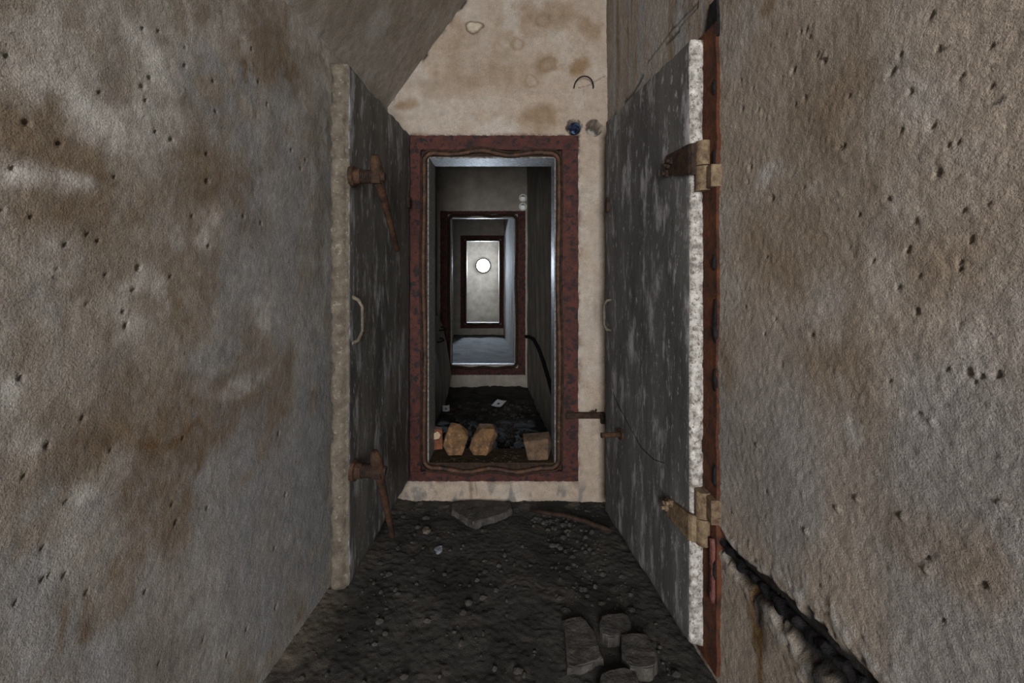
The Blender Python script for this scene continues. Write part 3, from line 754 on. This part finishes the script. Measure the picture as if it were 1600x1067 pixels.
# frame of the right doorway: rust plate let into the wall
t4 = empty('trim_4', (0.64, 1.42, 0.02)); tag(t4, 'orange rusted steel jamb between the white door edge and the right wall', 'door frame', kind='structure')
def jamb(y0, y1, z0, z1, out, mat, name, seed, rag=0.008):
    n = 90; bm = bmesh.new(); rows = []
    for i in range(n + 1):
        z = z0 + (z1 - z0) * i / n
        w0 = rag * (float(fbm(np.array([z * 14.]), np.array([seed * 1.7]), seed, 3)[0]) - .5) * 2
        top = max(0, (z - (z1 - .12)) / .12)
        ya = y0 + w0; yb = y1 if mat != M['black'] else y0 + .02 + (y1 - y0 - .02) * (.25 + .75 * (1 - i / n)) + 2 * w0
        rows.append([bm.verts.new((XR(ya) + .02, ya, z)), bm.verts.new((XR(ya) - out, ya, z)), bm.verts.new((XR(yb) - out, yb, z)), bm.verts.new((XR(yb) + .02, yb, z))])
    for i in range(n):
        for j in range(3): bm.faces.new((rows[i][j], rows[i][j + 1], rows[i + 1][j + 1], rows[i + 1][j]))
    bm.faces.new(rows[0]); bm.faces.new(rows[-1][::-1])
    return obj(name, bm, mat, t4)
jamb(1.397, 1.62, 0.03, 2.075, 0.010, M['orange'], 'jamb_plate', 4)
jamb(1.396, 1.49, 2.03, 2.150, 0.009, M['black'], 'tarred_corner', 6, 0.012)
# tar flecks along the outer edge of the plate
for k, (z, h) in enumerate(((1.07, .14), (.92, .07), (0.62, .07), (1.30, .05), (1.62, .06), (1.85, .05), (.33, .06))):
    bm = bmesh.new(); y = 1.402 + .006 * random.random()
    tube(bm, [(XR(y) - .009, y, z + h * q) for q in (0, .2, .5, .8, 1)], [.003, .008, .006 + .004 * random.random(), .007, .003], 7)
    roughen(bm, .004, 60, k); obj('tar_fleck', bm, M['black'], t4, smooth=True)
# loose rubber strip hanging under the lower hinge
bm = bmesh.new(); rows = []
for i in range(15):
    t = i / 14; z = .455 - .20 * t; c = Vector((.632 + .010 * math.sin(t * 3.1), 1.415, z)); wd = .011 + .008 * math.sin(t * 3.1)
    rows.append([bm.verts.new(c + Vector((-wd, -.004, 0))), bm.verts.new(c + Vector((0, -.012, 0))), bm.verts.new(c + Vector((wd, -.004, 0))), bm.verts.new(c + Vector((0, .003, 0)))])
for i in range(14):
    for j in range(4): bm.faces.new((rows[i][j], rows[i][(j + 1) % 4], rows[i + 1][(j + 1) % 4], rows[i + 1][j]))
bm.faces.new(rows[0]); bm.faces.new(rows[-1][::-1])
o = obj('loose_seal_strip', bm, M['rubberpink'], t4, smooth=True); o['label'] = 'faded red rubber strip'

# ------------------------------------------------------------------ tarred cable in the chase on the right wall
bm = bmesh.new(); pts = []; rad = []
cp = [px_right(*p) for p in chase]
for i in range(60):
    t = i / 59 * (len(cp) - 1); k = min(int(t), len(cp) - 2); f = t - k
    y = cp[k][0] + (cp[k + 1][0] - cp[k][0]) * f; z = cp[k][1] + (cp[k + 1][1] - cp[k][1]) * f
    pts.append((XR(y) + .008, y, max(z, .012))); rad.append(.008 + .008 * i / 59)
tube(bm, pts, rad, 10); roughen(bm, 0.012, 38, 9)
tag(obj('cable', bm, M['black'], smooth=True), 'black tarred cable sagging down the right wall from the lower hinge', 'cable')

# ------------------------------------------------------------------ stones on the sill
def chunk(name, pts, mat, loc, rotz, seed, label, cat, group=None, cuts=3, amp=0.0028, parent=None):
    bm = bmesh.new()
    for p in pts: bm.verts.new(p)
    r = bmesh.ops.convex_hull(bm, input=bm.verts)
    junk = list({g for g in r.get('geom_interior', []) + r.get('geom_unused', []) if isinstance(g, bmesh.types.BMVert)})
    if junk: bmesh.ops.delete(bm, geom=junk, context='VERTS')
    bmesh.ops.dissolve_limit(bm, angle_limit=0.02, verts=bm.verts, edges=bm.edges)
    bmesh.ops.bevel(bm, geom=list(bm.edges), offset=0.0035, segments=1, affect='EDGES')
    bmesh.ops.triangulate(bm, faces=bm.faces)
    bmesh.ops.subdivide_edges(bm, edges=[e for e in bm.edges if e.calc_length() > .02], cuts=cuts, use_grid_fill=True)
    roughen(bm, amp, 22, seed)
    zmin = min(v.co.z for v in bm.verts)
    for v in bm.verts: v.co.z -= zmin
    o = obj(name, bm, mat, parent)
    o.location = loc; o.rotation_euler.z = rotz
    if label: tag(o, label, cat, group)
    return o
SZ = OZ0 + 0.003
def sill(px, py): # base point on the sill
    y = (CAMZ - SZ) * F / (py - 422); return Vector(((px - 800) / F * y, y, SZ))
def blk(w, d, h, lean=0.0, taper=1.0, cut=0.0):
    return [(x * w / 2 * (taper if z else 1) + (lean if z else 0), y * d / 2 * (.8 if z else 1), z * (h - (cut if (x > 0 and z) else 0))) for x in (-1, 1) for y in (-1, 1) for z in (0, 1)]
G = None
p = sill(682, 700)
b1 = chunk('brick_fragment', blk(.072, .07, .125, 0, .95, .01), M['brick'], p, .2, 1, 'narrow red brick fragment with pale mortar at the frame corner of the sill', 'brick')
o = chunk('mortar_patch', [(-.022, -.006, .0), (.018, -.006, .006), (.026, -.004, .03), (.004, -.008, .055), (-.026, -.004, .035), (-.01, .006, .01), (.01, .006, .04), (-.02, .006, .03)], M['chip'], (0, -.034, .066), 0, 2, None, None, parent=b1, cuts=1, amp=.003)
o.matrix_parent_inverse = Matrix.Identity(4); o['label'] = 'pale mortar crust'
p = sill(712, 711)
chunk('stone_block', [(-.045, -.04, 0), (.035, -.045, 0), (.02, .05, 0), (-.06, .05, 0), (-.075, -.04, .06), (.07, -.035, .10), (.072, .04, .115), (-.07, .05, .09), (-.045, .0, .155), (.02, .03, .16), (-.03, .05, .165)], M['stone'], p + Vector((0, .03, 0)), .1, 3, 'tall pointed ochre stone beside the brick fragment on the sill', 'stone')
p = sill(753, 711)
chunk('stone_block', [(-.075, -.03, .03), (-.045, -.045, 0), (.03, -.05, .0), (.055, .05, 0), (-.04, .06, 0), (-.06, -.02, .085), (.0, -.03, .15), (.075, .0, .14), (.085, .03, .09), (-.03, .06, .15), (.06, .06, .15)], M['stone'], p + Vector((0, .035, 0)), -.1, 4, 'squarish ochre stone with split edge on the middle of the sill', 'stone')
p = sill(841, 719)
chunk('stone_block', [(-.06, -.045, 0), (.05, -.05, 0), (.075, .05, 0), (-.06, .06, 0), (-.085, -.035, .10), (.06, -.03, .115), (.088, .02, .07), (.07, .06, .125), (-.085, .05, .118)], M['stonegrey'], p + Vector((0, .04, 0)), .05, 5, 'broad flat-topped brown stone alone near the silver reveal on the sill', 'stone')
# silt and crumbs on the sill
bm = bmesh.new()
for k in range(260):
    x = random.uniform(OX0 + .02, OX1 - .02); y = random.uniform(YE + .005, YE + TH - .01)
    if any(abs(x - o.location.x) < .11 and abs(y - o.location.y) < .08 for o in COL.objects if o.name.startswith(('stone_block', 'brick_fragment'))): continue
    s = random.uniform(.002, .008) * (1.5 if random.random() < .08 else 1)
    r = bmesh.ops.create_icosphere(bm, subdivisions=1, radius=s)
    for v in r['verts']: v.co = Vector((x + v.co.x * random.uniform(.7, 1.5), y + v.co.y, SZ + .001 + v.co.z * .7))
tag(obj('sill_grit', bm, M['dirt']), 'loose brown grit scattered on the door sill', 'grit', kind='stuff')

# ------------------------------------------------------------------ broken slabs and debris on the near floor
def flat_piece(name, pxs, h, mat, seed, label, cat, group=None, tilt=(0, 0), z0=0.0):
    q = [px_floor(*p, z=z0 + h) for p in pxs]
    cx = sum(a for a, b in q) / len(q); cy = sum(b for a, b in q) / len(q)
    bm = bmesh.new()
    rnd = random.Random(seed); ring = []
    for k in range(len(q)):                               # break the outline up a little
        a = Vector(q[k]); b = Vector(q[(k + 1) % len(q)])
        for f in (0, .33, .66):
            c = a.lerp(b, f); ring.append((c.x - cx + rnd.uniform(-.004, .004), c.y - cy + rnd.uniform(-.004, .004)))
    bot = [bm.verts.new((x * 1.04, y * 1.04, -.012)) for x, y in ring]; top = [bm.verts.new((x, y, h)) for x, y in ring]
    n = len(ring)
    for k in range(n): bm.faces.new((bot[k], bot[(k + 1) % n], top[(k + 1) % n], top[k]))
    bm.faces.new(bot[::-1]); f = bm.faces.new(top)
    bmesh.ops.bevel(bm, geom=list(f.edges), offset=.004, segments=2, affect='EDGES')
    bmesh.ops.triangulate(bm, faces=[f for f in bm.faces if len(f.verts) > 4])
    bmesh.ops.subdivide_edges(bm, edges=[e for e in bm.edges if e.calc_length() > .03], cuts=2, use_grid_fill=True)
    roughen(bm, .0035, 30, seed)
    o = obj(name, bm, mat); o.location = (cx, cy, z0); o.rotation_euler = (tilt[0], tilt[1], 0)
    tag(o, label, cat, group); return o
flat_piece('concrete_slab', [(880, 968), (908, 962), (928, 985), (940, 1025), (915, 1038), (888, 1040), (884, 1000)], .030, M['rubble'], 1, 'long broken concrete slab lying beside the rounded flat stone', 'slab')
flat_piece('flat_stone', [(937, 967), (955, 957), (980, 960), (986, 978), (975, 992), (950, 993), (936, 982)], .035, M['rubble'], 2, 'rounded pale grey flat stone between the long slab and the closed door', 'stone')
flat_piece('concrete_slab', [(971, 990), (1012, 991), (1026, 1025), (1020, 1042), (985, 1040), (972, 1018)], .045, M['rubble'], 3, 'thick squarish concrete piece under the foot of the closed door', 'slab')
flat_piece('concrete_slab', [(940, 1050), (975, 1042), (995, 1052), (998, 1085), (950, 1090), (934, 1070)], .035, M['rubble'], 4, 'dark rough concrete piece next to the thick squarish one', 'slab')
flat_piece('concrete_slab', [(706, 786), (740, 781), (797, 784), (800, 795), (772, 806), (742, 815), (722, 806), (707, 796)], .030, M['rubble'], 5, 'wide thin concrete flake lying against the foot of the end wall', 'slab')
flat_piece('flat_stone', [(661, 825), (668, 822), (673, 826), (668, 829), (662, 829)], .010, M['dooredge'], 7, 'small pale mortar chip on the floor by the open door', 'chip')
flat_piece('paper_scrap', [(679, 856), (690, 851), (692, 857), (684, 862)], .010, M['scrap'], 8, 'tiny bluish-grey crumpled scrap on the dark near floor', 'paper')
bm = bmesh.new(); pts = []
for (px, py, z) in ((828, 797, .03), (850, 801, .035), (885, 806, .03), (915, 815, .025), (945, 826, .02), (955, 829, .016)):
    x, y = px_floor(px, py, z); pts.append((x, y, z))
tube(bm, pts, [.008, .012, .012, .013, .012, .008], 8); roughen(bm, .003, 40, 3)
tag(obj('rusty_rod', bm, M['rustdark'], smooth=True), 'dark bent rod lying on the floor under the end wall', 'rod')
BUSY = []
for o in [o for o in COL.objects if o.name.split('.')[0] in ('flat_stone', 'concrete_slab', 'paper_scrap')]:
    xs = [v.co.x for v in o.data.vertices]; ys = [v.co.y for v in o.data.vertices]
    BUSY.append((o.location.x, o.location.y, max(map(abs, xs)) + .02, max(map(abs, ys)) + .02))
def crumbs(name, n, region, smin, smax, mat, label):
    bm = bmesh.new(); k = 0
    while k < n:
        x, y = region()
        if any(abs(x - a) < r and abs(y - b) < q for a, b, r, q in BUSY): continue
        s = smin + (smax - smin) * random.random() ** 4
        r = bmesh.ops.create_icosphere(bm, subdivisions=1, radius=s)
        a, b = random.uniform(.6, 1.5), random.uniform(.6, 1.3)
        for v in r['verts']:
            v.co = Vector((x + v.co.x * a * random.uniform(.8, 1.2), y + v.co.y * b, .002 + v.co.z * .75))
        k += 1
    tag(obj(name, bm, M['crumb']), label, 'rubble', kind='stuff')
def reg1():
    y = random.uniform(1.3, 2.47); t = random.random()
    if random.random() < .45: t = .72 + .26 * random.random()
    if random.random() < .2: y = random.uniform(2.3, 2.48)
    return XL(y) + .05 + t * (XR(y) - XL(y) - .14), y
crumbs('floor_crumbs', 900, reg1, .002, .016, M['rubble'], 'loose grey crumbs strewn over the near passage floor')
def reg2():
    y = random.uniform(2.9, 4.4); return XL2(y) + .06 + random.random() * (XR2(y) - XL2(y) - .12), y
crumbs('rubble_crumbs', 700, reg2, .004, .030, M['rubble'], 'loose stony rubble on the floor behind the door sill')

# ------------------------------------------------------------------ small things on the end wall
hx, hz = HOLES[0]
bm = bmesh.new(); rows = []
for i in range(7):
    rr = .036 - .004 * i
    rows.append([bm.verts.new((hx + .006 + rr * math.cos(a) * random.uniform(.75, 1.05), YE + .012 + .012 * i + random.uniform(-.008, .008), hz - .004 + rr * math.sin(a) * random.uniform(.75, 1.05))) for a in [6.283 * q / 14 for q in range(14)]])
for i in range(6):
    for q in range(14): bm.faces.new((rows[i][q], rows[i][(q + 1) % 14], rows[i + 1][(q + 1) % 14], rows[i + 1][q]))
bm.faces.new(rows[-1])
bmesh.ops.solidify(bm, geom=list(bm.faces), thickness=.002)
tag(obj('plastic_film', bm, M['bluefilm']), 'crumpled blue plastic film stuffed in the cable hole above the frame', 'plastic')
bm = bmesh.new(); pts = []
for i in range(13):
    a = math.pi * (1 - i / 12); x, z = px_end(911.5 + 15 * math.cos(a), 138 - 14 * math.sin(a)); pts.append((x, YE - .012 - .03 * math.sin(a), z))
pts = [(pts[0][0], YE + .01, pts[0][2])] + pts + [(pts[-1][0], YE + .01, pts[-1][2])]
tube(bm, pts, .0035, 6); tag(obj('wire_loop', bm, M['black'], smooth=True), 'thin black wire loop sticking out of the end wall above the cable holes', 'wire')

# ------------------------------------------------------------------ things in the second room
prof = [(3.30, 0.0), (4.22, 0.0), (4.45, 0.06), (4.72, 0.20), (4.50, 0.52), (4.24, 0.78), (4.08, 0.88), (3.85, 0.90), (3.70, 0.84), (3.55, 0.90), (3.30, 0.93)]
sb = empty('broken_slab', (XL2(3.9) + .15, 3.9, 0)); tag(sb, 'broken pale concrete slab leaning on the wall of the second room', 'slab')
def slabx(y, z): return XL2(y) + max(.066, .08 + .11 * (y - 3.8)) - .02 * z
bm = bmesh.new(); fr = []; bk = []
ring = []
for k in range(len(prof)):
    a = Vector(prof[k]); b = Vector(prof[(k + 1) % len(prof)])
    for f in (0, .25, .5, .75):
        c = a.lerp(b, f); ring.append((c.x + random.uniform(-.01, .01), max(0.005, c.y + random.uniform(-.008, .008))))
for y, z in ring:
    fr.append(bm.verts.new((slabx(y, z), y, z))); bk.append(bm.verts.new((slabx(y, z) - .06, y, z)))
n = len(ring)
for k in range(n): bm.faces.new((fr[k], fr[(k + 1) % n], bk[(k + 1) % n], bk[k]))
bm.faces.new(fr); bm.faces.new(bk[::-1])
obj('panel', bm, M['pale'], sb)
for (y, z) in ((4.12, .75), (4.02, .66)):
    bm = bmesh.new(); x = slabx(y, z)
    tube(bm, [(x - .01, y - .05, z), (x + .03, y - .045, z + .004), (x + .05, y, z + .01), (x + .03, y + .05, z + .02), (x - .01, y + .055, z + .02)], .007, 6)
    obj('wire_handle', bm, M['black'], sb, smooth=True)
def paper(px, py, w, d, rot, label):
    x, y = px_floor(px, py, .03); t = empty('paper_scrap', (x, y, .028)); tag(t, label, 'paper')
    bm = bmesh.new(); vs_ = box(bm, (-w / 2, -d / 2, 0), (w / 2, d / 2, .002))
    bmesh.ops.subdivide_edges(bm, edges=bm.edges, cuts=3, use_grid_fill=True)
    for v in bm.verts: v.co.z += .02 * (v.co.x / w) ** 2 + .012 * math.sin(v.co.y * 30) * .5 + .012
    a = obj('sheet', bm, M['paper']); a.parent = t
    bm = bmesh.new(); box(bm, (-w * .12, -d * .2, .0135), (w * .1, d * .05, .0165)); b_ = obj('printed_mark', bm, M['print']); b_.parent = t
    t.rotation_euler = (0.12, 0, rot)
paper(697, 640, .062, .10, .15, 'small white paper scrap beside the brown leaf by the leaning slab')
paper(780, 632, .10, .12, -.5, 'larger white paper scrap alone on the rubble of the second room')
bm = bmesh.new(); x, y = px_floor(708, 644, .03)
rows = []
for i in range(7):
    t = i / 6; wd = .028 * math.sin(math.pi * min(.97, max(.05, t)))
    rows.append([bm.verts.new((x - .04 + .09 * t, y - wd, .034 + .012 * math.sin(3 * t))), bm.verts.new((x - .04 + .09 * t, y, .024 + .01 * t)), bm.verts.new((x - .04 + .09 * t, y + wd, .040))])
for i in range(6):
    for j in range(2): bm.faces.new((rows[i][j], rows[i + 1][j], rows[i + 1][j + 1], rows[i][j + 1]))
bmesh.ops.solidify(bm, geom=list(bm.faces), thickness=.003)
tag(obj('dry_leaf', bm, M['leaf']), 'curled brown dry leaf on the floor of the second room', 'leaf')
# cable on the right-hand wall of the second room
bm = bmesh.new(); pts = []
for (y, z) in ((4.98, .56), (4.70, .60), (4.35, .63), (4.0, .60), (3.7, .53), (3.35, .42), (3.1, .32), (2.95, .20), (2.9, .02)):
    pts.append((XR2(y) - .016, y, z))
tube(bm, pts, .017, 8); tag(obj('cable', bm, M['black'], smooth=True), 'thick black cable drooping along the side wall of the second room', 'cable')
m, nt, b = newmat('thin_translucent_plastic'); tl = nt.nodes.new('ShaderNodeBsdfTranslucent'); tl.inputs[0].default_value = (.85, .82, .74, 1)  # plug discs made translucent so the lamp behind turns them into bright dots
b.inputs['Base Color'].default_value = (.8, .78, .7, 1); ms = nt.nodes.new('ShaderNodeMixShader'); ms.inputs[0].default_value = .6
nt.links.new(b.outputs[0], ms.inputs[1]); nt.links.new(tl.outputs[0], ms.inputs[2]); nt.links.new(ms.outputs[0], nt.nodes['Material Output'].inputs[0])
for k, z in enumerate(PLUGZ):
    t = empty('conduit_plug', (PLUGX, Y2, z)); tag(t, ('upper' if k == 0 else 'lower') + ' of two round pale conduit plugs made translucent to show as bright dots above the backlit doorway corner', 'plug')
    bm = bmesh.new(); rings = []
    for r, y in ((.030, Y2 + T2), (.030, Y2 - .014), (.044, Y2 - .014), (.044, Y2 - .001), (.034, Y2), (.034, Y2 + T2)):
        rings.append([bm.verts.new((PLUGX + r * math.cos(a), y, z + r * math.sin(a))) for a in [6.2832 * q / 24 for q in range(24)]])
    for a, c in zip(rings, rings[1:] + rings[:1]):
        for q in range(24): bm.faces.new((a[q], a[(q + 1) % 24], c[(q + 1) % 24], c[q]))
    obj('collar', bm, M['plug'], t)
    bm = bmesh.new(); bmesh.ops.create_circle(bm, cap_ends=True, segments=24, radius=.032, matrix=Matrix.Translation((PLUGX, Y2 + T2 - .004, z)) @ Matrix.Rotation(math.pi / 2, 4, 'X'))
    obj('plug_disc', bm, m, t)

# ------------------------------------------------------------------ the bright lamp
lx, ly, lz = (755 - 800) / F * (Y4 - .06), Y4, CAMZ + 7 / F * (Y4 - .06)
lp = empty('bulkhead_lamp', (lx, ly, lz)); tag(lp, 'round dazzling white lamp on the last wall seen through all doorways', 'lamp')
bm = bmesh.new(); tube(bm, [(lx, ly + .005, lz), (lx, ly - .04, lz), (lx, ly - .06, lz)], [.19, .19, .165], 32); obj('housing', bm, M['rustdark'], lp)
m, nt, b = newmat('lamp_glass'); b.inputs['Emission Color'].default_value = (0.85, 0.93, 1, 1); b.inputs['Emission Strength'].default_value = 30; b.inputs['Base Color'].default_value = (.9, .9, .9, 1)
bm = bmesh.new(); tube(bm, [(lx, ly - .055, lz), (lx, ly - .075, lz), (lx, ly - .095, lz), (lx, ly - .105, lz)], [.16, .15, .11, .05], 32); obj('lens', bm, m, lp, smooth=True)
l = bpy.data.lights.new('bulkhead_lamp_light', 'AREA'); l.shape = 'DISK'; l.size = .26; l.energy = 120; l.color = (.72, .84, 1)
o = bpy.data.objects.new('bulkhead_lamp_light', l); COL.objects.link(o); o.location = (lx, ly - .12, lz); o.rotation_euler = (math.radians(-90), 0, 0)
